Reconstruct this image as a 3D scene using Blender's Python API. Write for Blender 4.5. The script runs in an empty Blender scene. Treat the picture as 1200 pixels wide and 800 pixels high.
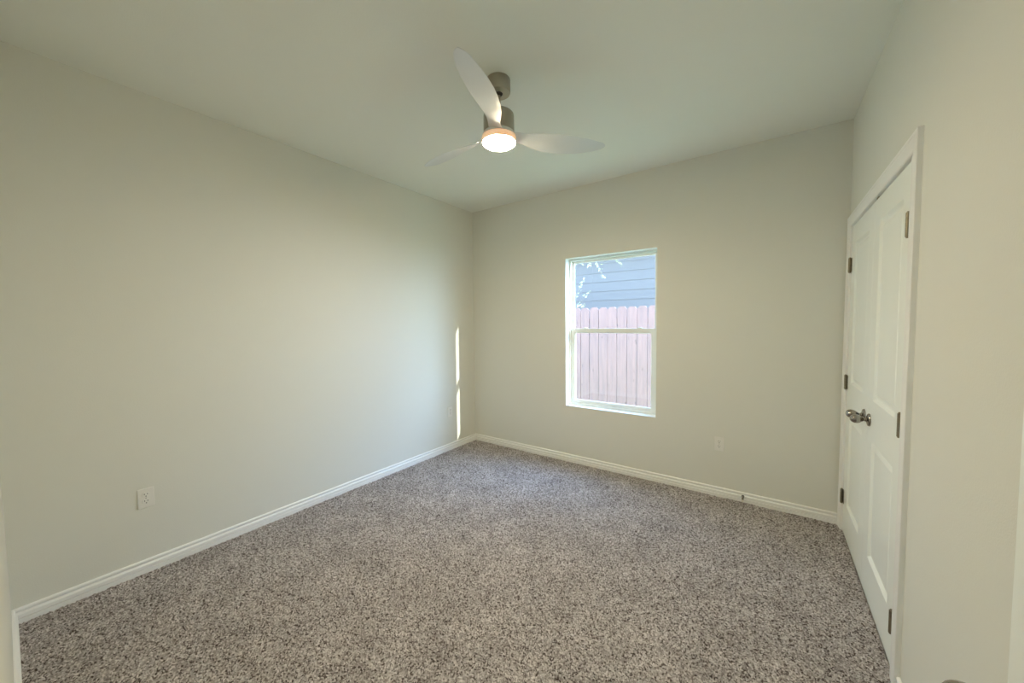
import bpy, bmesh, math, random
import numpy as np
from mathutils import Vector, Matrix

random.seed(7)
C = bpy.context.scene.collection
S = bpy.context.scene

# ------------------------------------------------------------------ camera, world, sun, exposure
W, H, D = 3.356, 2.752, 3.36          # room width (x), height (z), depth (y runs from 0 to -D)
cam_d = bpy.data.cameras.new('camera')
cam = bpy.data.objects.new('camera', cam_d)
C.objects.link(cam)
fw = Vector((-0.57843577, 0.81424592, -0.04914917))
rt = Vector((0.81547652, 0.57870271, -0.01006057))
up = Vector((-0.02025097, 0.04589939, 0.99874078))
m = Matrix.Identity(4)
for i in range(3):
    m[i][0], m[i][1], m[i][2] = rt[i], up[i], -fw[i]
m.translation = (2.92772, -3.32653, 1.42105)
cam.matrix_world = m
cam_d.sensor_width = 36
cam_d.lens = 424.6755 / 1200 * 36
cam_d.clip_start = 0.02
S.camera = cam

S.view_settings.view_transform = 'Standard'
S.view_settings.look = 'None'
S.view_settings.gamma = 1
S.view_settings.use_curve_mapping = False
S.view_settings.exposure = 0.0
S.cycles.use_denoising = True
S.cycles.max_bounces = 16
S.cycles.diffuse_bounces = 10
S.cycles.glossy_bounces = 4
S.cycles.transparent_max_bounces = 16
S.cycles.sample_clamp_indirect = 8
S.cycles.blur_glossy = 0.5

SKY_BASE, SKY_GLOW = 8.5, 42.0
world = bpy.data.worlds.new('sky')
S.world = world
world.use_nodes = True
wn = world.node_tree.nodes
wl = world.node_tree.links
# clear sky: paler at the horizon, deeper blue overhead
tcw = wn.new('ShaderNodeTexCoord')
spw = wn.new('ShaderNodeSeparateXYZ')
wl.new(tcw.outputs['Generated'], spw.inputs['Vector'])
skr = wn.new('ShaderNodeValToRGB')
skr.color_ramp.elements[0].position = 0.0
skr.color_ramp.elements[0].color = (0.48, 0.70, 1.0, 1)
skr.color_ramp.elements[1].position = 0.8
skr.color_ramp.elements[1].color = (0.22, 0.42, 0.85, 1)
wl.new(spw.outputs['Z'], skr.inputs['Fac'])
# the low sun stands in the +x direction: the sky brightens towards it
def wmath(op, a, b):
    n = wn.new('ShaderNodeMath')
    n.operation = op
    for i, v in enumerate((a, b)):
        if isinstance(v, float): n.inputs[i].default_value = v
        else: wl.new(v, n.inputs[i])
    return n.outputs[0]
dsun = wn.new('ShaderNodeVectorMath')
dsun.operation = 'DOT_PRODUCT'
wl.new(tcw.outputs['Generated'], dsun.inputs[0])
dsun.inputs[1].default_value = (0.926, 0.20, 0.32)
glow = wmath('POWER', wmath('MAXIMUM', dsun.outputs['Value'], 0.0), 2.6)
wl.new(skr.outputs['Color'], wn['Background'].inputs['Color'])
wl.new(wmath('ADD', wmath('MULTIPLY', glow, SKY_GLOW), SKY_BASE), wn['Background'].inputs['Strength'])

sun_d = bpy.data.lights.new('sun', 'SUN')
sun_d.energy = 11.0
sun_d.angle = math.radians(0.5)
sun_d.color = (1.0, 0.97, 0.86)
sun = bpy.data.objects.new('sun', sun_d)
C.objects.link(sun)
sdir = Vector((-1.0, -0.216, -0.345)).normalized()
sun.rotation_euler = sdir.to_track_quat('-Z', 'Y').to_euler()
sun.location = (8, 3, 6)

LAMP_STRENGTH = 355.0
LAMP_COLOR = (1.0, 0.845, 0.58)

# ------------------------------------------------------------------ helpers
def link(o, parent=None):
    C.objects.link(o)
    if parent is not None:
        o.parent = parent
    return o

def obj(name, bm, mat, parent=None, smooth=False, bevel=0, seg=2, autosmooth=None):
    me = bpy.data.meshes.new(name)
    bmesh.ops.recalc_face_normals(bm, faces=bm.faces)
    bm.to_mesh(me)
    bm.free()
    o = bpy.data.objects.new(name, me)
    link(o, parent)
    if mat:
        me.materials.append(mat)
    if smooth:
        for p in me.polygons:
            p.use_smooth = True
        if autosmooth:
            me.set_sharp_from_angle(angle=math.radians(autosmooth))
    if bevel:
        b = o.modifiers.new('bevel', 'BEVEL')
        b.width = bevel
        b.segments = seg
        b.limit_method = 'ANGLE'
        b.angle_limit = math.radians(40)
    return o

def empty(name, loc=(0, 0, 0), rotz=0, parent=None):
    o = bpy.data.objects.new(name, None)
    o.empty_display_size = 0.05
    o.location = loc
    o.rotation_euler = (0, 0, rotz)
    return link(o, parent)

def tag(o, label=None, cat=None, group=None, kind=None):
    if label: o['label'] = label
    if cat: o['category'] = cat
    if group: o['group'] = group
    if kind: o['kind'] = kind
    return o

def box(bm, x0, x1, y0, y1, z0, z1):
    vs = [bm.verts.new((x, y, z)) for x in (x0, x1) for y in (y0, y1) for z in (z0, z1)]
    for f in ((0, 1, 3, 2), (4, 6, 7, 5), (0, 4, 5, 1), (2, 3, 7, 6), (0, 2, 6, 4), (1, 5, 7, 3)):
        bm.faces.new([vs[i] for i in f])
    return bm

def nb(*a):
    bm = bmesh.new()
    if a: box(bm, *a)
    return bm

def lathe(bm, prof, n=48, axis='z', origin=(0, 0, 0)):
    """prof = [(r, h)...]; closed where r == 0"""
    rings = []
    for r, h in prof:
        ring = []
        cnt = 1 if r < 1e-6 else n
        for k in range(cnt):
            a = 2 * math.pi * k / n
            p = (r * math.cos(a), r * math.sin(a), h)
            if axis == 'x': p = (p[2], p[0], p[1])
            if axis == 'y': p = (p[0], p[2], p[1])
            ring.append(bm.verts.new((p[0] + origin[0], p[1] + origin[1], p[2] + origin[2])))
        rings.append(ring)
    for a, b in zip(rings, rings[1:]):
        for k in range(n):
            k2 = (k + 1) % n
            if len(a) == 1 and len(b) == 1: continue
            if len(a) == 1: bm.faces.new((a[0], b[k], b[k2]))
            elif len(b) == 1: bm.faces.new((a[k], b[0], a[k2]))
            else: bm.faces.new((a[k], b[k], b[k2], a[k2]))
    return bm

def tube(bm, pts, rad, n=8):
    rings = []
    pts = [Vector(p) for p in pts]
    for i, p in enumerate(pts):
        t = (pts[min(i + 1, len(pts) - 1)] - pts[max(i - 1, 0)]).normalized()
        s = t.cross(Vector((0, 0, 1)))
        if s.length < 1e-3: s = t.cross(Vector((1, 0, 0)))
        s.normalize()
        q = s.cross(t)
        r = rad[i] if isinstance(rad, (list, tuple)) else rad
        rings.append([bm.verts.new(p + r * (math.cos(2 * math.pi * k / n) * s + math.sin(2 * math.pi * k / n) * q)) for k in range(n)])
    for a, b in zip(rings, rings[1:]):
        for k in range(n):
            bm.faces.new((a[k], a[(k + 1) % n], b[(k + 1) % n], b[k]))
    bm.faces.new(rings[0][::-1])
    bm.faces.new(rings[-1])
    return bm

def extrude_profile(bm, prof, a, b, out):
    """sweep prof [(depth, height)] from point a to b; depth goes along out"""
    a, b, out = Vector(a), Vector(b), Vector(out)
    ra = [bm.verts.new(a + out * d + Vector((0, 0, z))) for d, z in prof]
    rb = [bm.verts.new(b + out * d + Vector((0, 0, z))) for d, z in prof]
    n = len(prof)
    for k in range(n):
        bm.faces.new((ra[k], ra[(k + 1) % n], rb[(k + 1) % n], rb[k]))
    bm.faces.new(ra)
    bm.faces.new(rb[::-1])
    return bm

# ------------------------------------------------------------------ materials
def mat(name, color, rough=0.6, metal=0.0, spec=0.5, bump=None, noise_col=None):
    m = bpy.data.materials.new(name)
    m.use_nodes = True
    nt = m.node_tree
    b = nt.nodes['Principled BSDF']
    b.inputs['Base Color'].default_value = (*color, 1)
    b.inputs['Roughness'].default_value = rough
    b.inputs['Metallic'].default_value = metal
    b.inputs['Specular IOR Level'].default_value = spec
    tc = nt.nodes.new('ShaderNodeTexCoord')
    if bump:
        scale, strength, dist = bump
        n = nt.nodes.new('ShaderNodeTexNoise')
        n.inputs['Scale'].default_value = scale
        n.inputs['Detail'].default_value = 3
        nt.links.new(tc.outputs['Object'], n.inputs['Vector'])
        bp = nt.nodes.new('ShaderNodeBump')
        bp.inputs['Strength'].default_value = strength
        bp.inputs['Distance'].default_value = dist
        nt.links.new(n.outputs['Fac'], bp.inputs['Height'])
        nt.links.new(bp.outputs['Normal'], b.inputs['Normal'])
    if noise_col:
        scale, c2, stretch = noise_col
        mp = nt.nodes.new('ShaderNodeMapping')
        mp.inputs['Scale'].default_value = stretch
        nt.links.new(tc.outputs['Object'], mp.inputs['Vector'])
        n = nt.nodes.new('ShaderNodeTexNoise')
        n.inputs['Scale'].default_value = scale
        n.inputs['Detail'].default_value = 5
        nt.links.new(mp.outputs['Vector'], n.inputs['Vector'])
        cr = nt.nodes.new('ShaderNodeValToRGB')
        cr.color_ramp.elements[0].position = 0.32
        cr.color_ramp.elements[1].position = 0.68
        cr.color_ramp.elements[0].color = (*c2, 1)
        cr.color_ramp.elements[1].color = (*color, 1)
        nt.links.new(n.outputs['Fac'], cr.inputs['Fac'])
        nt.links.new(cr.outputs['Color'], b.inputs['Base Color'])
    return m

WALL_COL = (0.738, 0.738, 0.675)
M_wall = mat('wall_paint', WALL_COL, 0.75, spec=0.25, bump=(190, 0.25, 0.002))
M_ceil = mat('ceiling_paint', (0.835, 0.85, 0.79), 0.85, spec=0.15, bump=(170, 0.25, 0.002))
M_trim = mat('white_trim_paint', (0.88, 0.88, 0.86), 0.35, spec=0.4)
M_door = mat('white_door_paint', (0.90, 0.93, 0.89), 0.33, spec=0.45)
M_vinyl = mat('white_vinyl', (0.85, 0.88, 0.85), 0.35)
M_nickel = mat('brushed_nickel', (0.42, 0.39, 0.33), 0.32, 1.0)
M_knob = mat('satin_nickel', (0.34, 0.31, 0.27), 0.22, 1.0)
M_hinge = mat('aged_nickel', (0.30, 0.26, 0.19), 0.38, 1.0)
M_dark = mat('dark_metal', (0.035, 0.03, 0.025), 0.5, 0.3)
M_plastic = mat('white_plastic', (0.80, 0.79, 0.74), 0.35)
M_slot = mat('dark_slot', (0.03, 0.03, 0.03), 0.6)
M_rubber = mat('white_rubber', (0.78, 0.76, 0.66), 0.7)
M_blade = mat('silver_white_blade', (0.66, 0.69, 0.70), 0.42)
M_fence = mat('weathered_cedar', (0.335, 0.175, 0.136), 0.85, noise_col=(7, (0.255, 0.142, 0.116), (4, 4, 0.35)))
def add_knots(m):
    nt = m.node_tree
    b = nt.nodes['Principled BSDF']
    src = b.inputs['Base Color'].links[0].from_socket
    tc = nt.nodes.new('ShaderNodeTexCoord')
    mp = nt.nodes.new('ShaderNodeMapping')
    mp.inputs['Scale'].default_value = (13, 13, 6.5)
    vo = nt.nodes.new('ShaderNodeTexVoronoi')
    vo.inputs['Scale'].default_value = 1.0
    nt.links.new(tc.outputs['Object'], mp.inputs['Vector'])
    nt.links.new(mp.outputs['Vector'], vo.inputs['Vector'])
    mr = nt.nodes.new('ShaderNodeMapRange')
    mr.inputs['From Min'].default_value = 0.07
    mr.inputs['From Max'].default_value = 0.14
    mr.inputs['To Min'].default_value = 0.45
    mr.inputs['To Max'].default_value = 1.0
    nt.links.new(vo.outputs['Distance'], mr.inputs['Value'])
    vm = nt.nodes.new('ShaderNodeVectorMath')
    vm.operation = 'SCALE'
    nt.links.new(src, vm.inputs[0])
    nt.links.new(mr.outputs['Result'], vm.inputs['Scale'])
    nt.links.new(vm.outputs['Vector'], b.inputs['Base Color'])
add_knots(M_fence)
M_siding = mat('pale_blue_siding', (0.18, 0.152, 0.132), 0.6)
M_roof = mat('roof_shingles', (0.12, 0.11, 0.10), 0.9)
M_ground = mat('side_yard_grass', (0.50, 0.60, 0.32), 0.9, noise_col=(6, (0.40, 0.50, 0.24), (1, 1, 1)))
M_leaf = mat('pale_green_leaf', (0.50, 0.52, 0.22), 0.55)
M_bark = mat('bark', (0.25, 0.19, 0.13), 0.9)

def glass_mat():
    m = bpy.data.materials.new('window_glass')
    m.use_nodes = True
    nt = m.node_tree
    nt.nodes.clear()
    out = nt.nodes.new('ShaderNodeOutputMaterial')
    mix = nt.nodes.new('ShaderNodeMixShader')
    tr = nt.nodes.new('ShaderNodeBsdfTransparent')
    tr.inputs['Color'].default_value = (0.96, 0.985, 0.97, 1)
    gl = nt.nodes.new('ShaderNodeBsdfGlossy')
    gl.inputs['Roughness'].default_value = 0.0
    # Schlick reflectance, the same from both sides of the pane
    geo = nt.nodes.new('ShaderNodeNewGeometry')
    def mth(op, x, y=None):
        n = nt.nodes.new('ShaderNodeMath')
        n.operation = op
        for i, v in enumerate((x, y)):
            if v is None: continue
            if isinstance(v, float): n.inputs[i].default_value = v
            else: nt.links.new(v, n.inputs[i])
        return n.outputs[0]
    dt = nt.nodes.new('ShaderNodeVectorMath')
    dt.operation = 'DOT_PRODUCT'
    nt.links.new(geo.outputs['Normal'], dt.inputs[0])
    nt.links.new(geo.outputs['Incoming'], dt.inputs[1])
    k = mth('POWER', mth('SUBTRACT', 1.0, mth('ABSOLUTE', dt.outputs['Value'])), 5.0)
    nt.links.new(mth('ADD', mth('MULTIPLY', k, 0.96), 0.035), mix.inputs['Fac'])
    nt.links.new(tr.outputs[0], mix.inputs[1])
    nt.links.new(gl.outputs[0], mix.inputs[2])
    nt.links.new(mix.outputs[0], out.inputs['Surface'])
    return m
M_glass = glass_mat()

def emit_mat(name, color, strength):
    m = bpy.data.materials.new(name)
    m.use_nodes = True
    b = m.node_tree.nodes['Principled BSDF']
    b.inputs['Base Color'].default_value = (0.9, 0.9, 0.88, 1)
    b.inputs['Emission Color'].default_value = (*color, 1)
    b.inputs['Emission Strength'].default_value = strength
    return m

def carpet_mat():
    m = bpy.data.materials.new('frieze_carpet')
    m.use_nodes = True
    nt = m.node_tree
    b = nt.nodes['Principled BSDF']
    b.inputs['Roughness'].default_value = 0.95
    b.inputs['Specular IOR Level'].default_value = 0.1
    tc = nt.nodes.new('ShaderNodeTexCoord')
    vo = nt.nodes.new('ShaderNodeTexVoronoi')
    vo.inputs['Scale'].default_value = 172
    nt.links.new(tc.outputs['Object'], vo.inputs['Vector'])
    sep = nt.nodes.new('ShaderNodeSeparateColor')
    nt.links.new(vo.outputs['Color'], sep.inputs['Color'])
    cr = nt.nodes.new('ShaderNodeValToRGB')
    e = cr.color_ramp.elements
    e[0].position = 0.0;  e[0].color = (0.055, 0.040, 0.035, 1)
    e[1].position = 1.0;  e[1].color = (0.66, 0.62, 0.61, 1)
    for p, c in ((0.10, (0.10, 0.078, 0.070)), (0.24, (0.27, 0.24, 0.23)), (0.6, (0.40, 0.37, 0.36))):
        q = e.new(p); q.color = (*c, 1)
    nt.links.new(sep.outputs['Red'], cr.inputs['Fac'])
    # pile-lay shading put into the colour as broad random tone
    n = nt.nodes.new('ShaderNodeTexNoise')
    n.inputs['Scale'].default_value = 4.5
    n.inputs['Detail'].default_value = 6
    n.inputs['Roughness'].default_value = 0.6
    nt.links.new(tc.outputs['Object'], n.inputs['Vector'])
    mr = nt.nodes.new('ShaderNodeMapRange')
    mr.inputs['From Min'].default_value = 0.3
    mr.inputs['From Max'].default_value = 0.7
    mr.inputs['To Min'].default_value = 0.84
    mr.inputs['To Max'].default_value = 1.16
    nt.links.new(n.outputs['Fac'], mr.inputs['Value'])
    mx = nt.nodes.new('ShaderNodeVectorMath')
    mx.operation = 'SCALE'
    nt.links.new(cr.outputs['Color'], mx.inputs[0])
    nt.links.new(mr.outputs['Result'], mx.inputs['Scale'])
    nt.links.new(mx.outputs['Vector'], b.inputs['Base Color'])
    return m
M_carpet = carpet_mat()

# ------------------------------------------------------------------ the room shell
# carpet: a dense relief of pile tufts, resting on a slab
def make_carpet():
    step = 0.005
    x0, x1, y0, y1 = -0.002, W + 0.002, -D, 0.002
    nx = int((x1 - x0) / step) + 1
    ny = int((y1 - y0) / step) + 1
    rng = np.random.default_rng(3)
    X, Y = np.meshgrid(np.linspace(x0, x1, nx), np.linspace(y0, y1, ny), indexing='ij')
    j = (rng.random((nx, ny, 2)) - 0.5) * step * 0.7
    j[0, :, :] = 0; j[-1, :, :] = 0; j[:, 0, :] = 0; j[:, -1, :] = 0
    h = rng.random((nx, ny))
    h = h * 0.0095
    # broad swirls of the pile
    h += 0.0015 * (np.sin(X * 9 + 2 * np.sin(Y * 7)) * np.sin(Y * 11 + 1.5 * np.sin(X * 6)))
    co = np.stack([X + j[..., 0], Y + j[..., 1], h - 0.004], -1).reshape(-1, 3)
    idx = np.arange(nx * ny).reshape(nx, ny)
    q = np.stack([idx[:-1, :-1], idx[1:, :-1], idx[1:, 1:], idx[:-1, 1:]], -1).reshape(-1, 4)
    # underside, so that the carpet is a solid slab
    base = len(co)
    cb = np.array([[x0, y0, -0.1], [x1, y0, -0.1], [x1, y1, -0.1], [x0, y1, -0.1]])
    co = np.concatenate([co, cb])
    me = bpy.data.meshes.new('floor')
    faces_n = len(q) + 1
    me.vertices.add(len(co))
    me.vertices.foreach_set('co', co.astype(np.float32).ravel())
    loops = np.concatenate([q.ravel(), [base, base + 3, base + 2, base + 1]])
    me.loops.add(len(loops))
    me.loops.foreach_set('vertex_index', loops.astype(np.int32))
    me.polygons.add(faces_n)
    me.polygons.foreach_set('loop_start', np.arange(0, 4 * faces_n, 4, dtype=np.int32))
    me.update(calc_edges=True)
    me.materials.append(M_carpet)
    o = bpy.data.objects.new('floor', me)
    link(o)
    tag(o, 'grey brown speckled frieze carpet covering the bedroom floor', 'floor', kind='structure')
make_carpet()

T = 0.135
tag(obj('ceiling', nb(-T, W + T, -D - T, T, H, H + 0.15), M_ceil),
    'plain painted ceiling that carries the fan', 'ceiling', kind='structure')
tag(obj('wall_left', nb(-T, 0, -D - T, T, -0.1, H), M_wall),
    'long plain beige wall at the left with two outlets', 'wall', kind='structure')

# back wall with the window hole
WX0, WX1, WZ0, WZ1 = 1.235, 2.122, 0.574, 2.072
bm = nb(0, WX0, 0, T, -0.1, H)
box(bm, WX1, W, 0, T, -0.1, H)
box(bm, WX0, WX1, 0, T, -0.1, WZ0)
box(bm, WX0, WX1, 0, T, WZ1, H)
tag(obj('wall_back', bm, M_wall), 'plain beige wall around the window', 'wall', kind='structure')

# right wall with the closet opening
DY0, DY1, DZ = -0.090, -1.326, 2.036
bm = nb(W, W + 0.11, DY0, T, -0.1, H)
box(bm, W, W + 0.11, -D - T, DY1, -0.1, H)
box(bm, W, W + 0.11, DY1, DY0, DZ, H)
tag(obj('wall_right', bm, M_wall), 'plain wall at the right around the double doors', 'wall', kind='structure')

# rear wall with the entry doorway the picture was taken from
EX0, EX1 = 2.385, 3.205
bm = nb(0, EX0, -D - 0.12, -D, -0.1, H)
box(bm, EX1, W, -D - 0.12, -D, -0.1, H)
box(bm, EX0, EX1, -D - 0.12, -D, DZ, H)
tag(obj('wall_rear', bm, M_wall), 'plain wall behind the viewer around the entry doorway', 'wall', kind='structure')

# closet behind the double doors, and the hall behind the entry doorway
bm = nb(W + 0.11, W + 0.8, DY0 - 0.0, DY0 + 0.1, -0.1, H)
box(bm, W + 0.11, W + 0.8, DY1 - 0.1, DY1, -0.1, H)
box(bm, W + 0.7, W + 0.8, DY1, DY0, -0.1, H)
box(bm, W + 0.11, W + 0.8, DY1 - 0.1, DY0 + 0.1, H, H + 0.1)
box(bm, W + 0.002, W + 0.8, DY1 - 0.1, DY0 + 0.1, -0.2, -0.1)
tag(obj('wall_closet', bm, M_wall), 'plain walls of the closet behind the double doors', 'wall', kind='structure')
bm = nb(1.9, 2.0, -4.8, -D - 0.12, -0.1, H)
box(bm, W + 0.25, W + 0.35, -4.8, -D - 0.16, -0.1, H)
box(bm, 1.9, W + 0.35, -4.9, -4.8, -0.1, H)
box(bm, 1.9, W + 0.35, -4.9, -D - 0.16, H, H + 0.1)
tag(obj('wall_hall', bm, M_wall), 'plain walls of the hall behind the viewer', 'wall', kind='structure')
bm = nb(1.9, W + 0.35, -4.9, -D - 0.0, -0.1, -0.002)
tag(obj('floor_hall', bm, M_carpet), 'carpeted floor of the hall behind the viewer', 'floor', kind='structure')

# ------------------------------------------------------------------ baseboards
BP = [(0, -0.004), (0.0170, -0.004), (0.0175, 0.0245), (0.0165, 0.0255), (0.0070, 0.0258), (0.0070, 0.0290), (0.0160, 0.0293),
      (0.0160, 0.046), (0.0140, 0.0495), (0.0060, 0.0530), (0.0045, 0.0560), (0.0050, 0.0590), (0.0100, 0.0620),
      (0.0110, 0.0650), (0.0110, 0.0705), (0.0085, 0.0750), (0.0045, 0.0770), (0, 0.0770)]
def baseboard(name, a, b, out, label):
    o = obj(name, extrude_profile(bmesh.new(), BP, a, b, out), M_trim)
    return tag(o, label, 'baseboard', kind='structure')
baseboard('baseboard_left', (0, 0, 0), (0, -D, 0), (1, 0, 0), 'white grooved baseboard along the left wall')
baseboard('baseboard_back', (0, 0, 0), (W - 0.003, 0, 0), (0, -1, 0), 'white grooved baseboard below the window wall')
baseboard('baseboard_right', (W, -1.4285, 0), (W, -D, 0), (-1, 0, 0), 'short white baseboard beside the near door casing')
baseboard('baseboard_rear', (0, -D, 0), (EX0 - 0.06, -D, 0), (0, 1, 0), 'white baseboard on the wall behind the viewer')

# ------------------------------------------------------------------ closet door casing and jambs
def casing_profile(w, t):
    # across the board: outer edge is thick, inner edge thin
    return [(0, 0), (t * 0.92, 0.0), (t, 0.002), (t, w * 0.16), (t * 0.82, w * 0.24), (t * 0.86, w * 0.34),
            (t * 0.74, w * 0.5), (t * 0.62, w * 0.78), (t * 0.66, w * 0.84), (t * 0.6, w * 0.95), (t * 0.45, w), (0, w)]

def vcasing(bm, x, out, y, dirn, z0, z1, w, t):
    """vertical board on a wall at x; from y going dirn"""
    pr = casing_profile(w, t)
    lo = [bm.verts.new((x + out * d, y + dirn * s, z0)) for d, s in pr]
    hi = [bm.verts.new((x + out * d, y + dirn * s, z1 - s)) for d, s in pr]
    n = len(pr)
    for k in range(n):
        bm.faces.new((lo[k], lo[(k + 1) % n], hi[(k + 1) % n], hi[k]))
    bm.faces.new(lo); bm.faces.new(hi[::-1])

def hcasing(bm, x, out, y0, y1, z, w, t):
    pr = casing_profile(w, t)
    a = [bm.verts.new((x + out * d, y0 - s, z - s)) for d, s in pr]
    b = [bm.verts.new((x + out * d, y1 + s, z - s)) for d, s in pr]
    n = len(pr)
    for k in range(n):
        bm.faces.new((a[k], a[(k + 1) % n], b[(k + 1) % n], b[k]))
    bm.faces.new(a); bm.faces.new(b[::-1])

CT = 0.017
CY0, CY1, CZ = -0.018, -1.4265, 2.100
bm = bmesh.new()
vcasing(bm, W, -1, CY0, -1, 0, CZ, 0.066, CT)
tag(obj('trim_1', bm, M_trim), 'white door casing board at the far side of the double doors', 'trim', kind='structure')
bm = bmesh.new()
vcasing(bm, W, -1, CY1, 1, 0, CZ, 0.092, CT)
tag(obj('trim_2', bm, M_trim), 'white door casing board at the near side of the double doors', 'trim', kind='structure')
bm = bmesh.new()
hcasing(bm, W, -1, CY0, CY1, CZ, 0.066, CT)
tag(obj('trim_3', bm, M_trim), 'white head casing above the double doors', 'trim', kind='structure')
# jamb: lining of the opening and its stop
bm = nb(W - 0.002, W + 0.11, DY0 - 0.003, DY0 + 0.012, 0, DZ)
box(bm, W - 0.002, W + 0.11, DY1 - 0.012, DY1 + 0.003, 0, DZ)
box(bm, W - 0.002, W + 0.11, DY1, DY0, DZ - 0.003, DZ + 0.012)
box(bm, W + 0.045, W + 0.06, DY0 - 0.014, DY0, 0, DZ)
box(bm, W + 0.045, W + 0.06, DY1, DY1 + 0.014, 0, DZ)
box(bm, W + 0.045, W + 0.06, DY1, DY0, DZ - 0.016, DZ)
tag(obj('trim_4', bm, M_trim), 'white jamb lining the double door opening', 'trim', kind='structure')

# ------------------------------------------------------------------ doors
def door_leaf_bm(w, h, t, stile=0.115):
    """panel door in local space: x = 0 is the front face (front towards -x), y from 0 to w, z from 0 to h.
    Two moulded panels on the front and on the rear."""
    bm = bmesh.new()
    pz = [(0.205, 0.80), (1.005, h - 0.118)]
    py = (stile, w - stile)
    steps = [(0.0, 0.0), (0.003, 0.003), (0.013, 0.0125), (0.022, 0.013), (0.040, 0.0055)]   # inset, depth
    for side in (0, 1):
        def P(y, z, d):
            return bm.verts.new((d if side == 0 else t - d, y, z))
        # flat frame around the panels
        ys = [0, py[0], py[1], w]
        zs = [0, pz[0][0], pz[0][1], pz[1][0], pz[1][1], h]
        grid = [[P(y, z, 0) for z in zs] for y in ys]
        for i in range(3):
            for j in range(5):
                if i == 1 and j in (1, 3):
                    continue
                bm.faces.new((grid[i][j], grid[i + 1][j], grid[i + 1][j + 1], grid[i][j + 1]))
        for j in (1, 3):
            prev = [grid[1][j], grid[2][j], grid[2][j + 1], grid[1][j + 1]]
            for ins, dep in steps[1:]:
                cur = [P(py[0] + ins, zs[j] + ins, dep), P(py[1] - ins, zs[j] + ins, dep),
                       P(py[1] - ins, zs[j + 1] - ins, dep), P(py[0] + ins, zs[j + 1] - ins, dep)]
                for k in range(4):
                    bm.faces.new((prev[k], prev[(k + 1) % 4], cur[(k + 1) % 4], cur[k]))
                prev = cur
            bm.faces.new(prev)
        if side == 0: g0 = grid
        else: g1 = grid
    for i in range(3):
        bm.faces.new((g0[i][0], g0[i + 1][0], g1[i + 1][0], g1[i][0]))
        bm.faces.new((g0[i][5], g0[i + 1][5], g1[i + 1][5], g1[i][5]))
    for j in range(5):
        bm.faces.new((g0[0][j], g0[0][j + 1], g1[0][j + 1], g1[0][j]))
        bm.faces.new((g0[3][j], g0[3][j + 1], g1[3][j + 1], g1[3][j]))
    return bm

def add_hinge(parent, x, y, z, toward):
    """barrel with knuckles and tips, standing on its two mounting plates; toward = y direction of the door"""
    h = 0.092
    bm = bmesh.new()
    r = 0.0078
    x = -0.0088
    prof = [(0, -h / 2 - 0.004), (r * 0.7, -h / 2 - 0.004), (r * 0.7, -h / 2)]
    n = 5
    for k in range(n):
        a = -h / 2 + k * h / n
        prof += [(r, a + 0.0006), (r, a + h / n - 0.0006), (r * 0.8, a + h / n)]
    prof += [(r * 0.7, h / 2), (r * 0.7, h / 2 + 0.004), (0, h / 2 + 0.004)]
    lathe(bm, prof, 16, 'z', (x, y, z))
    hg = obj('hinge', bm, M_hinge, parent, smooth=True, autosmooth=40)
    bm = nb(-0.0022, 0.0006, min(y, y + toward * 0.024), max(y, y + toward * 0.024), z - h / 2, z + h / 2)
    box(bm, -0.0085, 0.0006, y - 0.002, y + 0.002, z - h / 2, z + h / 2)
    pl = obj('hinge_plate', bm, M_hinge, hg)
    for k in (-1, 0, 1):
        bm = bmesh.new()
        lathe(bm, [(0, -0.0035), (0.0025, -0.0035), (0.0035, -0.0022), (0, -0.0022)], 10, 'x', (0, y + toward * 0.015, z + k * 0.03))
        obj('hinge_screw', bm, M_dark, hg)
    return hg

def add_knob(parent, x, y, z, out=-1):
    """egg knob on a round rose; axis along x, sticking out towards out"""
    bm = bmesh.new()
    rose = [(0, 0), (0.0325, 0.0), (0.0325, 0.004), (0.030, 0.008), (0.022, 0.0105), (0.014, 0.012), (0.0, 0.012)]
    lathe(bm, [(r, out * a) for r, a in rose], 32, 'x', (x, y, z))
    k = obj('door_knob', bm, M_knob, parent, smooth=True, autosmooth=50)
    k['label'] = 'satin nickel egg shaped knob on a round rose'
    bm = bmesh.new()
    egg = [(0.0, 0.010), (0.0125, 0.010), (0.0105, 0.014), (0.0085, 0.020), (0.0090, 0.025), (0.0125, 0.0285)]
    n = 12
    for q in range(1, n):
        a = math.pi * q / n
        rr = 0.0228 * math.sin(a) ** 0.85
        egg.append((max(rr, 0.0125) if q < 3 else rr, 0.0275 + 0.0245 * (1 - math.cos(a))))
    egg.append((0, 0.0275 + 0.049))
    lathe(bm, [(r, out * a) for r, a in egg], 32, 'x', (x, y, z))
    # widen along y: the knob is egg shaped
    for v in bm.verts:
        v.co.y = y + (v.co.y - y) * 1.12
    obj('knob_grip', bm, M_knob, k, smooth=True)
    return k

LEAF_W = 0.6115
def closet_leaf(name, yfar, label, hinge_far, hgt=2.0155):
    """leaf from y = yfar to yfar - LEAF_W, front face flush with the wall plane"""
    root = obj(name, door_leaf_bm(LEAF_W, hgt, 0.035), M_door, bevel=0.0012, seg=1)
    root.location = (W + 0.001, yfar - LEAF_W, 0.012)
    tag(root, label, 'door', kind='structure')
    hy = LEAF_W + 0.0015 if hinge_far else -0.0015
    tw = -1 if hinge_far else 1
    for z in (1.768, 1.000, 0.205 if not hinge_far else 0.228):
        add_hinge(root, 0, hy, z, tw)
    ky = 0.060 if hinge_far else LEAF_W - 0.060
    add_knob(root, 0.0, ky, 0.897)
    return root
dl = closet_leaf('door_1', DY0 - 0.0045, 'far white two panel leaf of the double doors', True)
dr = closet_leaf('door_2', DY0 - 0.0045 - LEAF_W - 0.003, 'near white two panel leaf of the double doors', False, 2.0135)
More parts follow.
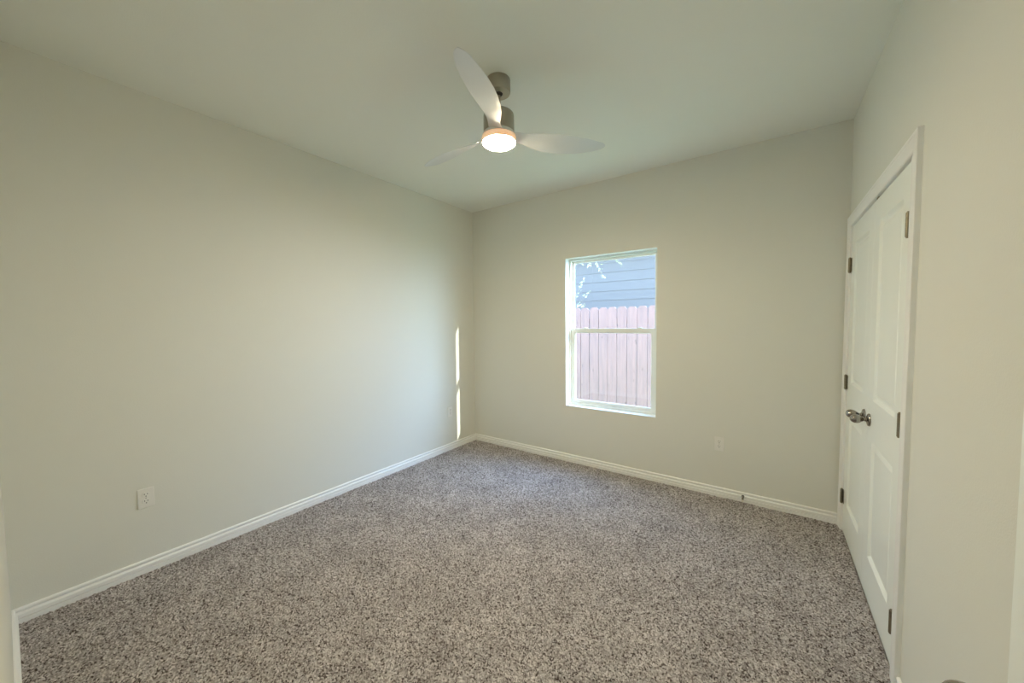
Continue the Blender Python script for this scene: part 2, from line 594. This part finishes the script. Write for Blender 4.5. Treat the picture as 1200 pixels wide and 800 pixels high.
# ball catch plate at the top of the near leaf
bm = nb(W - 0.0005, W + 0.02, -0.775, -0.745, DZ - 0.0095, DZ - 0.0035)
obj('catch_plate', bm, M_hinge, None)
o = bpy.data.objects['catch_plate']
o.parent = dr
o.matrix_parent_inverse = Matrix.Translation(dr.location).inverted()

# entry door, swung open and standing near the right wall
ed = obj('door_3', door_leaf_bm(0.815, 2.019, 0.035), M_door, bevel=0.0012, seg=1)
ed.location = (3.208, -D + 0.008, 0.012)
tag(ed, 'white entry door swung open at the right edge of the view', 'door', kind='structure')
add_knob(ed, 0.0, 0.755, 0.892)

# entry door casing behind the viewer
bm = nb(EX0 - 0.06, EX0, -D, -D + 0.016, 0, DZ + 0.06)
box(bm, EX0, EX1, -D, -D + 0.016, DZ, DZ + 0.06)
box(bm, EX1 + 0.04, EX1 + 0.10, -D, -D + 0.007, 0, DZ + 0.06)
tag(obj('trim_5', bm, M_trim), 'white casing of the entry doorway behind the viewer', 'trim', kind='structure')

# ------------------------------------------------------------------ window
win = empty('window_1', (WX0, 0, WZ0))
tag(win, 'white vinyl single hung window looking out on a wooden fence', 'window', kind='structure')
w_, h_ = WX1 - WX0, WZ1 - WZ0
def ring(bm, x0, x1, z0, z1, y0, y1, l, r, b, t):
    box(bm, x0, x0 + l, y0, y1, z0, z1)
    box(bm, x1 - r, x1, y0, y1, z0, z1)
    box(bm, x0 + l, x1 - r, y0, y1, z0, z0 + b)
    box(bm, x0 + l, x1 - r, y0, y1, z1 - t, z1)
e = 0.0
bm = bmesh.new()
ring(bm, e, w_ - e, e, h_ - e, -0.0015, 0.078, 0.004, 0.004, 0.004, 0.004)
obj('window_return', bm, M_vinyl, win)
bm = bmesh.new()
ring(bm, 0.004, w_ - 0.004, 0.004, h_ - 0.004, 0.074, 0.134, 0.018, 0.018, 0.020, 0.018)
ring(bm, 0.022, w_ - 0.022, 0.024, h_ - 0.022, 0.109, 0.113, 0.008, 0.008, 0.008, 0.008)
obj('window_frame', bm, M_vinyl, win, bevel=0.0015, seg=1)
zm = 0.790   # top of the lower sash above the sill
# upper sash (outer track)
bm = bmesh.new()
ring(bm, 0.022, w_ - 0.022, zm - 0.045, h_ - 0.022, 0.113, 0.131, 0.022, 0.022, 0.045, 0.022)
us = obj('upper_sash', bm, M_vinyl, win, bevel=0.0015, seg=1)
obj('upper_pane', nb(0.043, w_ - 0.043, 0.120, 0.123, zm - 0.002, h_ - 0.043), M_glass, us)
# lower sash (inner track)
bm = bmesh.new()
ring(bm, 0.022, w_ - 0.022, 0.022, zm, 0.086, 0.109, 0.042, 0.042, 0.036, 0.040)
ring(bm, 0.062, w_ - 0.062, 0.056, zm - 0.038, 0.090, 0.105, 0.006, 0.006, 0.006, 0.006)
ls = obj('lower_sash', bm, M_vinyl, win, bevel=0.0015, seg=1)
obj('lower_pane', nb(0.066, w_ - 0.066, 0.096, 0.099, 0.060, zm - 0.043), M_glass, ls)
bm = nb(0.25, w_ - 0.25, 0.080, 0.088, 0.030, 0.036)
obj('lift_rail', bm, M_vinyl, ls, bevel=0.001, seg=1)
for x in (0.175, w_ - 0.175):
    bm = nb(x - 0.028, x + 0.028, 0.088, 0.107, zm, zm + 0.005)
    box(bm, x - 0.010, x + 0.016, 0.091, 0.105, zm + 0.005, zm + 0.012)
    lc = obj('sash_lock', bm, M_vinyl, ls, bevel=0.002, seg=2)

# ------------------------------------------------------------------ outlets
def outlet(wall_axis, loc, label):
    """built facing -y (local), plate centred on the origin"""
    root = empty('wall_outlet', loc, 0 if wall_axis == 'back' else -math.pi / 2 + math.pi)
    tag(root, label, 'outlet', 'wall outlets')
    bm = nb(-0.035, 0.035, -0.0055, 0.0, -0.057, 0.057)
    # bevelled cover plate with two receptacle faces standing in it
    obj('cover_plate', bm, M_plastic, root, bevel=0.003, seg=2)
    for s in (-1, 1):
        cz = s * 0.0195
        bm = bmesh.new()
        n = 28
        pts = []
        for k in range(n):
            a = 2 * math.pi * k / n
            x, z = 0.0172 * math.cos(a), 0.0172 * math.sin(a)
            z = max(-0.0142, min(0.0142, z))
            pts.append((x, z))
        f = [bm.verts.new((x, -0.0082, cz + z)) for x, z in pts]
        g = [bm.verts.new((x * 1.03, -0.004, cz + z * 1.03)) for x, z in pts]
        bm.faces.new(f)
        for k in range(n):
            bm.faces.new((f[k], f[(k + 1) % n], g[(k + 1) % n], g[k]))
        bm.faces.new(g[::-1])
        rc = obj('receptacle', bm, M_plastic, root)
        for x, hh in ((-0.0064, 0.0080), (0.0064, 0.0064)):
            obj('slot', nb(x - 0.0013, x + 0.0013, -0.0086, -0.0075, cz + 0.0045 - hh / 2, cz + 0.0045 + hh / 2), M_slot, rc)
        bm = bmesh.new()
        lathe(bm, [(0, -0.0086), (0.0026, -0.0086), (0.0026, -0.0075), (0, -0.0075)], 14, 'y', (0, 0, cz - 0.0075))
        obj('ground_hole', bm, M_slot, rc)
    bm = bmesh.new()
    lathe(bm, [(0, -0.0068), (0.0022, -0.0068), (0.0032, -0.0052), (0, -0.0052)], 14, 'y')
    obj('plate_screw', bm, M_nickel, root)
    return root
outlet('back', (2.616, -0.0002, 0.432), 'white duplex outlet on the wall right of the window')
outlet('left', (0.0002, -2.886, 0.435), 'large white duplex outlet nearest the viewer on the left wall')
outlet('left', (0.0002, -0.432, 0.435), 'small white outlet on the left wall near the far corner')

# ------------------------------------------------------------------ door stop on the back baseboard
ds = empty('door_stop', (2.785, -0.0148, 0.050))
tag(ds, 'small spring door stop screwed to the baseboard below the right outlet', 'door stop')
bm = bmesh.new()
lathe(bm, [(0, 0.0), (0.0095, 0.0), (0.0095, -0.004), (0.006, -0.008), (0, -0.008)], 20, 'y')
obj('stop_base', bm, M_dark, ds, smooth=True, autosmooth=40)
bm = bmesh.new()
pts = []
turns, L = 13, 0.056
for k in range(turns * 12 + 1):
    a = 2 * math.pi * k / 12
    u = k / (turns * 12)
    rr = 0.0068 - 0.0012 * u
    pts.append((rr * math.cos(a), -0.007 - L * u, rr * math.sin(a) - 0.010 * u * u))
tube(bm, pts, 0.0012, 6)
obj('spring', bm, M_knob, ds, smooth=True)
bm = bmesh.new()
lathe(bm, [(0, -0.062), (0.006, -0.062), (0.0078, -0.064), (0.0078, -0.071), (0.006, -0.075), (0, -0.076)], 20, 'y', (0, 0, -0.010))
tp = obj('rubber_tip', bm, M_rubber, ds, smooth=True, autosmooth=50)
tp['label'] = 'white rubber tip'

# ------------------------------------------------------------------ ceiling fan
FX, FY = 1.691, -1.690
fan = empty('ceiling_fan', (FX, FY, H))
tag(fan, 'three blade ceiling fan with a glowing round light hanging from the ceiling', 'ceiling fan')
def zz(z): return z - H
bm = bmesh.new()
lathe(bm, [(0, zz(H)), (0.0635, zz(H)), (0.0655, zz(H) - 0.003), (0.0655, zz(2.686)), (0.0625, zz(2.680)), (0.030, zz(2.677)),
           (0.024, zz(2.677)), (0.024, zz(2.690)), (0, zz(2.690))], 56)
can = obj('canopy', bm, M_nickel, fan, smooth=True, autosmooth=35)
bm = bmesh.new()
lathe(bm, [(0, zz(2.692)), (0.0235, zz(2.692)), (0.0225, zz(2.676)), (0.015, zz(2.668)), (0, zz(2.668))], 32)
obj('hanger_ball', bm, M_dark, can, smooth=True, autosmooth=50)
bm = bmesh.new()
lathe(bm, [(0, zz(2.690)), (0.0108, zz(2.690)), (0.0108, zz(2.595)), (0, zz(2.595))], 24)
obj('downrod', bm, M_nickel, fan, smooth=True, autosmooth=40)
bm = bmesh.new()
lathe(bm, [(0, zz(2.600)), (0.030, zz(2.600)), (0.036, zz(2.596)), (0.038, zz(2.590)), (0.038, zz(2.568)), (0, zz(2.568))], 32)
obj('rod_collar', bm, M_nickel, fan, smooth=True, autosmooth=40)
bm = bmesh.new()
lathe(bm, [(0, zz(2.575)), (0.068, zz(2.575)), (0.077, zz(2.572)), (0.083, zz(2.565)), (0.0845, zz(2.556)), (0.0845, zz(2.476)),
           (0.080, zz(2.469)), (0, zz(2.469))], 64)
obj('motor_housing', bm, M_nickel, fan, smooth=True, autosmooth=35)
bm = bmesh.new()
lathe(bm, [(0, zz(2.470)), (0.074, zz(2.470)), (0.086, zz(2.466)), (0.088, zz(2.460)), (0.088, zz(2.448)), (0, zz(2.448))], 64)
obj('blade_hub', bm, M_blade, fan, smooth=True, autosmooth=35)
bm = bmesh.new()
lathe(bm, [(0, zz(2.448)), (0.088, zz(2.448)), (0.0925, zz(2.446)), (0.0935, zz(2.443)), (0.0935, zz(2.419)), (0.0915, zz(2.4165)), (0, zz(2.4165))], 64)
ringm = emit_mat('lamp_ring_glow', (1.0, 0.42, 0.12), 0.55)
hub = obj('light_ring', bm, ringm, fan, smooth=True, autosmooth=35)
hub['label'] = 'orange glowing rim of the light'
bm = bmesh.new()
lathe(bm, [(0, zz(2.4169)), (0.0890, zz(2.4169)), (0.0890, zz(2.4162)), (0.0875, zz(2.4125)), (0.080, zz(2.4085)), (0.060, zz(2.4045)),
           (0.030, zz(2.402)), (0, zz(2.4015))], 64)
lens = obj('light_lens', bm, emit_mat('lamp_glow', LAMP_COLOR, LAMP_STRENGTH), fan, smooth=True, autosmooth=60)
lens['label'] = 'round glowing white lens'

def blade_bm():
    """blade pointing along +x; its trailing/leading edges along y; lower face towards -z"""
    # r, chord, centre offset along y, pitch (deg), z
    st = [(0.060, 0.082, 0.000, 10, 2.4590), (0.090, 0.078, 0.000, 14, 2.4590), (0.125, 0.072, 0.002, 20, 2.459),
          (0.160, 0.078, 0.006, 23, 2.458), (0.200, 0.096, 0.010, 23, 2.457), (0.250, 0.118, 0.013, 21, 2.456),
          (0.310, 0.135, 0.013, 19, 2.456), (0.370, 0.142, 0.010, 17, 2.456), (0.430, 0.139, 0.005, 15, 2.457),
          (0.490, 0.127, -0.001, 14, 2.458), (0.540, 0.110, -0.007, 13, 2.459), (0.580, 0.088, -0.012, 12, 2.460),
          (0.610, 0.066, -0.015, 12, 2.464), (0.629, 0.042, -0.017, 12, 2.465), (0.638, 0.020, -0.018, 12, 2.465), (0.641, 0.006, -0.0185, 12, 2.465)]
    bm = bmesh.new()
    nc = 12
    top, bot = [], []
    for r, c, off, p, z in st:
        a = math.radians(p)
        tr, br = [], []
        for k in range(nc + 1):
            u = k / nc * 2 - 1
            th = 0.0045 * (1 - u * u) ** 0.5 + 0.0004
            camber = 0.006 * (1 - u * u) * min(1, c / 0.12)
            y = off + u * c / 2
            yy = y * math.cos(a)
            zc = -(u * c / 2) * math.sin(a) + camber
            tr.append(bm.verts.new((r, yy, z - H + zc + th / 2)))
            br.append(bm.verts.new((r, yy, z - H + zc - th / 2)))
        top.append(tr); bot.append(br)
    for i in range(len(st) - 1):
        for k in range(nc):
            bm.faces.new((top[i][k], top[i][k + 1], top[i + 1][k + 1], top[i + 1][k]))
            bm.faces.new((bot[i][k], bot[i + 1][k], bot[i + 1][k + 1], bot[i][k + 1]))
        bm.faces.new((top[i][0], top[i + 1][0], bot[i + 1][0], bot[i][0]))
        bm.faces.new((top[i][nc], bot[i][nc], bot[i + 1][nc], top[i + 1][nc]))
    for i in (0, len(st) - 1):
        for k in range(nc):
            bm.faces.new((top[i][k], bot[i][k], bot[i][k + 1], top[i][k + 1]))
    return bm
b0 = obj('blade', blade_bm(), M_blade, fan, smooth=True, autosmooth=60)
for k, ang in enumerate((-65, 51, 178)):
    b = b0 if k == 0 else link(b0.copy(), fan)
    b.rotation_euler = (0, 0, math.radians(ang))

# ------------------------------------------------------------------ outside: ground, fence, neighbour's house, tree
tag(obj('ground', nb(-14, 16, T, 14, -0.35, -0.25), M_ground), 'grassy side yard between the houses', 'ground', kind='structure')

fence = empty('fence', (0, 1.95, -0.25))
tag(fence, 'weathered dog eared wooden privacy fence outside the window', 'fence')
rngf = random.Random(5)
def picket(k, x):
    w = 0.1385
    h = 1.905 + rngf.uniform(-0.004, 0.004)
    c = 0.034
    pts = [(0, 0), (w, 0), (w, h - c), (w - c, h), (c, h), (0, h - c)]
    bm = bmesh.new()
    tilt = rngf.uniform(-0.002, 0.002)
    f = [bm.verts.new((x + a + tilt * b, 0, b)) for a, b in pts]
    g = [bm.verts.new((x + a + tilt * b, 0.016, b)) for a, b in pts]
    bm.faces.new(f); bm.faces.new(g[::-1])
    for i in range(6):
        bm.faces.new((f[i], f[(i + 1) % 6], g[(i + 1) % 6], g[i]))
    o = obj('picket', bm, M_fence, fence, bevel=0.001, seg=1)
    o.location.y = rngf.uniform(-0.002, 0.002)
for k in range(60):
    picket(k, -4.0 + k * 0.1455)
for z in (0.3, 1.0, 1.65):
    obj('rail', nb(-4.0, 4.75, 0.018, 0.056, z, z + 0.089), M_fence, fence, bevel=0.002, seg=1)

house = empty('neighbor_house', (0, 3.4, -0.25))
tag(house, 'pale blue lap sided house behind the wooden fence', 'house')
bm = bmesh.new()
z = 1.848 + 0.25 - 0.1755 * 12 + 0.0
zl = []
top = 3.15
while z < top:
    z1 = min(z + 0.1755, top)
    # each lapped board: bottom edge proud, top tucked in
    vs = [bm.verts.new(p) for p in ((-9, -0.011, z), (3.2, -0.011, z), (3.2, -0.001, z1 + 0.004), (-9, -0.001, z1 + 0.004),
                                    (-9, 0.02, z), (3.2, 0.02, z), (3.2, 0.02, z1 + 0.004), (-9, 0.02, z1 + 0.004))]
    for f in ((0, 1, 2, 3), (4, 7, 6, 5), (0, 4, 5, 1), (3, 2, 6, 7), (0, 3, 7, 4), (1, 5, 6, 2)):
        bm.faces.new([vs[i] for i in f])
    z += 0.1755
obj('siding', bm, M_siding, house)
obj('house_body', nb(-9, 3.2, 0.021, 6.0, 0.0, 3.15), M_siding, house)
bm = bmesh.new()
ra = [bm.verts.new(p) for p in ((-9.4, -0.4, 3.12), (-9.4, -0.4, 3.26), (-9.4, 3.0, 4.6), (-9.4, 6.4, 3.26), (-9.4, 6.4, 3.12))]
rb = [bm.verts.new(p) for p in ((3.6, -0.4, 3.12), (3.6, -0.4, 3.26), (3.6, 3.0, 4.6), (3.6, 6.4, 3.26), (3.6, 6.4, 3.12))]
for k in range(5):
    bm.faces.new((ra[k], ra[(k + 1) % 5], rb[(k + 1) % 5], rb[k]))
bm.faces.new(ra); bm.faces.new(rb[::-1])
obj('roof', bm, M_roof, house)

# young tree beyond the fence: trunk, arching branches and small leaves
tree = empty('young_tree', (-0.1, 2.55, -0.25))
tag(tree, 'young leafy tree between the fence and the blue house', 'tree')
rt_ = random.Random(11)
TX, TY, TZ = tree.location
def L(p): return (p[0] - TX, p[1] - TY, p[2] - TZ)
bm = bmesh.new()
tube(bm, [L((-0.1, 2.55, -0.25)), L((-0.06, 2.53, 0.7)), L((0.02, 2.5, 1.5)), L((0.05, 2.47, 2.2)), L((0.12, 2.4, 2.75))], [0.035, 0.03, 0.024, 0.018, 0.008], 10)
obj('trunk', bm, M_bark, tree, smooth=True)
branches = [
    [(0.05, 2.47, 2.2), (0.22, 2.4, 2.5), (0.45, 2.33, 2.58), (0.60, 2.3, 2.44), (0.68, 2.3, 2.28), (0.74, 2.3, 2.14)],
    [(0.12, 2.4, 2.7), (0.45, 2.35, 2.72), (0.80, 2.3, 2.60), (0.95, 2.3, 2.44), (1.02, 2.3, 2.31)],
    [(0.05, 2.45, 2.1), (0.15, 2.38, 2.34), (0.30, 2.33, 2.44), (0.40, 2.3, 2.38)],
    [(0.12, 2.4, 2.6), (0.35, 2.35, 2.58), (0.49, 2.3, 2.42), (0.52, 2.3, 2.33)],
    [(0.02, 2.5, 1.5), (0.18, 2.4, 1.80), (0.34, 2.32, 2.05), (0.39, 2.3, 2.14)],
    [(0.02, 2.5, 1.4), (0.20, 2.4, 1.62), (0.38, 2.32, 1.82), (0.50, 2.3, 1.93)],
    [(0.02, 2.5, 1.35), (0.2, 2.4, 1.55), (0.36, 2.32, 1.70), (0.42, 2.3, 1.76)],
]
bm = bmesh.new()
for br in branches:
    tube(bm, [L(p) for p in br], [0.006 - 0.0045 * k / (len(br) - 1) for k in range(len(br))], 6)
obj('branches', bm, M_bark, tree, smooth=True)
lb = bmesh.new()
def leaf(c, s):
    # small pointed oval leaf with a folded midrib
    d = Vector((rt_.uniform(-1, 1), rt_.uniform(-1, 1), rt_.uniform(-1.1, 0.4))).normalized()
    n = d.cross(Vector((rt_.uniform(-1, 1), rt_.uniform(-1, 1), rt_.uniform(-1, 1)))).normalized()
    q = d.cross(n)
    c = Vector(c)
    P = [c, c + d * s * 0.35 + n * s * 0.2 + q * s * 0.06, c + d * s * 0.7 + n * s * 0.17 + q * s * 0.05, c + d * s,
         c + d * s * 0.7 - n * s * 0.17 + q * s * 0.05, c + d * s * 0.35 - n * s * 0.2 + q * s * 0.06, c + d * s * 0.35, c + d * s * 0.7]
    v = [lb.verts.new(p) for p in P]
    for f in ((0, 1, 6), (1, 2, 7, 6), (2, 3, 7), (0, 6, 5), (6, 7, 4, 5), (7, 3, 4)):
        lb.faces.new([v[i] for i in f])
for bi, br in enumerate(branches):
    pts = [Vector(L(p)) for p in br]
    for i in range(1 if bi in (4, 5, 6) else max(1, len(pts) - 4), len(pts) - 1):
        for k in range(11):
            u = rt_.random()
            p = pts[i].lerp(pts[i + 1], u)
            leaf(p + Vector((rt_.gauss(0, 0.018), rt_.gauss(0, 0.02), rt_.gauss(0, 0.018))), rt_.uniform(0.022, 0.042))
lf = obj('foliage', lb, M_leaf, tree)

# ------------------------------------------------------------------ added fill light in the unseen hall behind the viewer
hl = bpy.data.lights.new('hall_fill_light', 'POINT')
hl.energy = 2
hl.shadow_soft_size = 0.12
hl.color = (1.0, 0.86, 0.70)
lo = bpy.data.objects.new('hall_fill_light', hl)
C.objects.link(lo)
lo.location = (2.75, -4.15, 2.55)
# daylight portal in the window opening: guides sky sampling only
pl = bpy.data.lights.new('window_portal', 'AREA')
pl.shape = 'RECTANGLE'
pl.size, pl.size_y = w_, h_
pl.cycles.is_portal = True
po = bpy.data.objects.new('window_portal', pl)
C.objects.link(po)
po.location = ((WX0 + WX1) / 2, T + 0.01, (WZ0 + WZ1) / 2)
po.rotation_euler = (math.radians(-90), 0, 0)
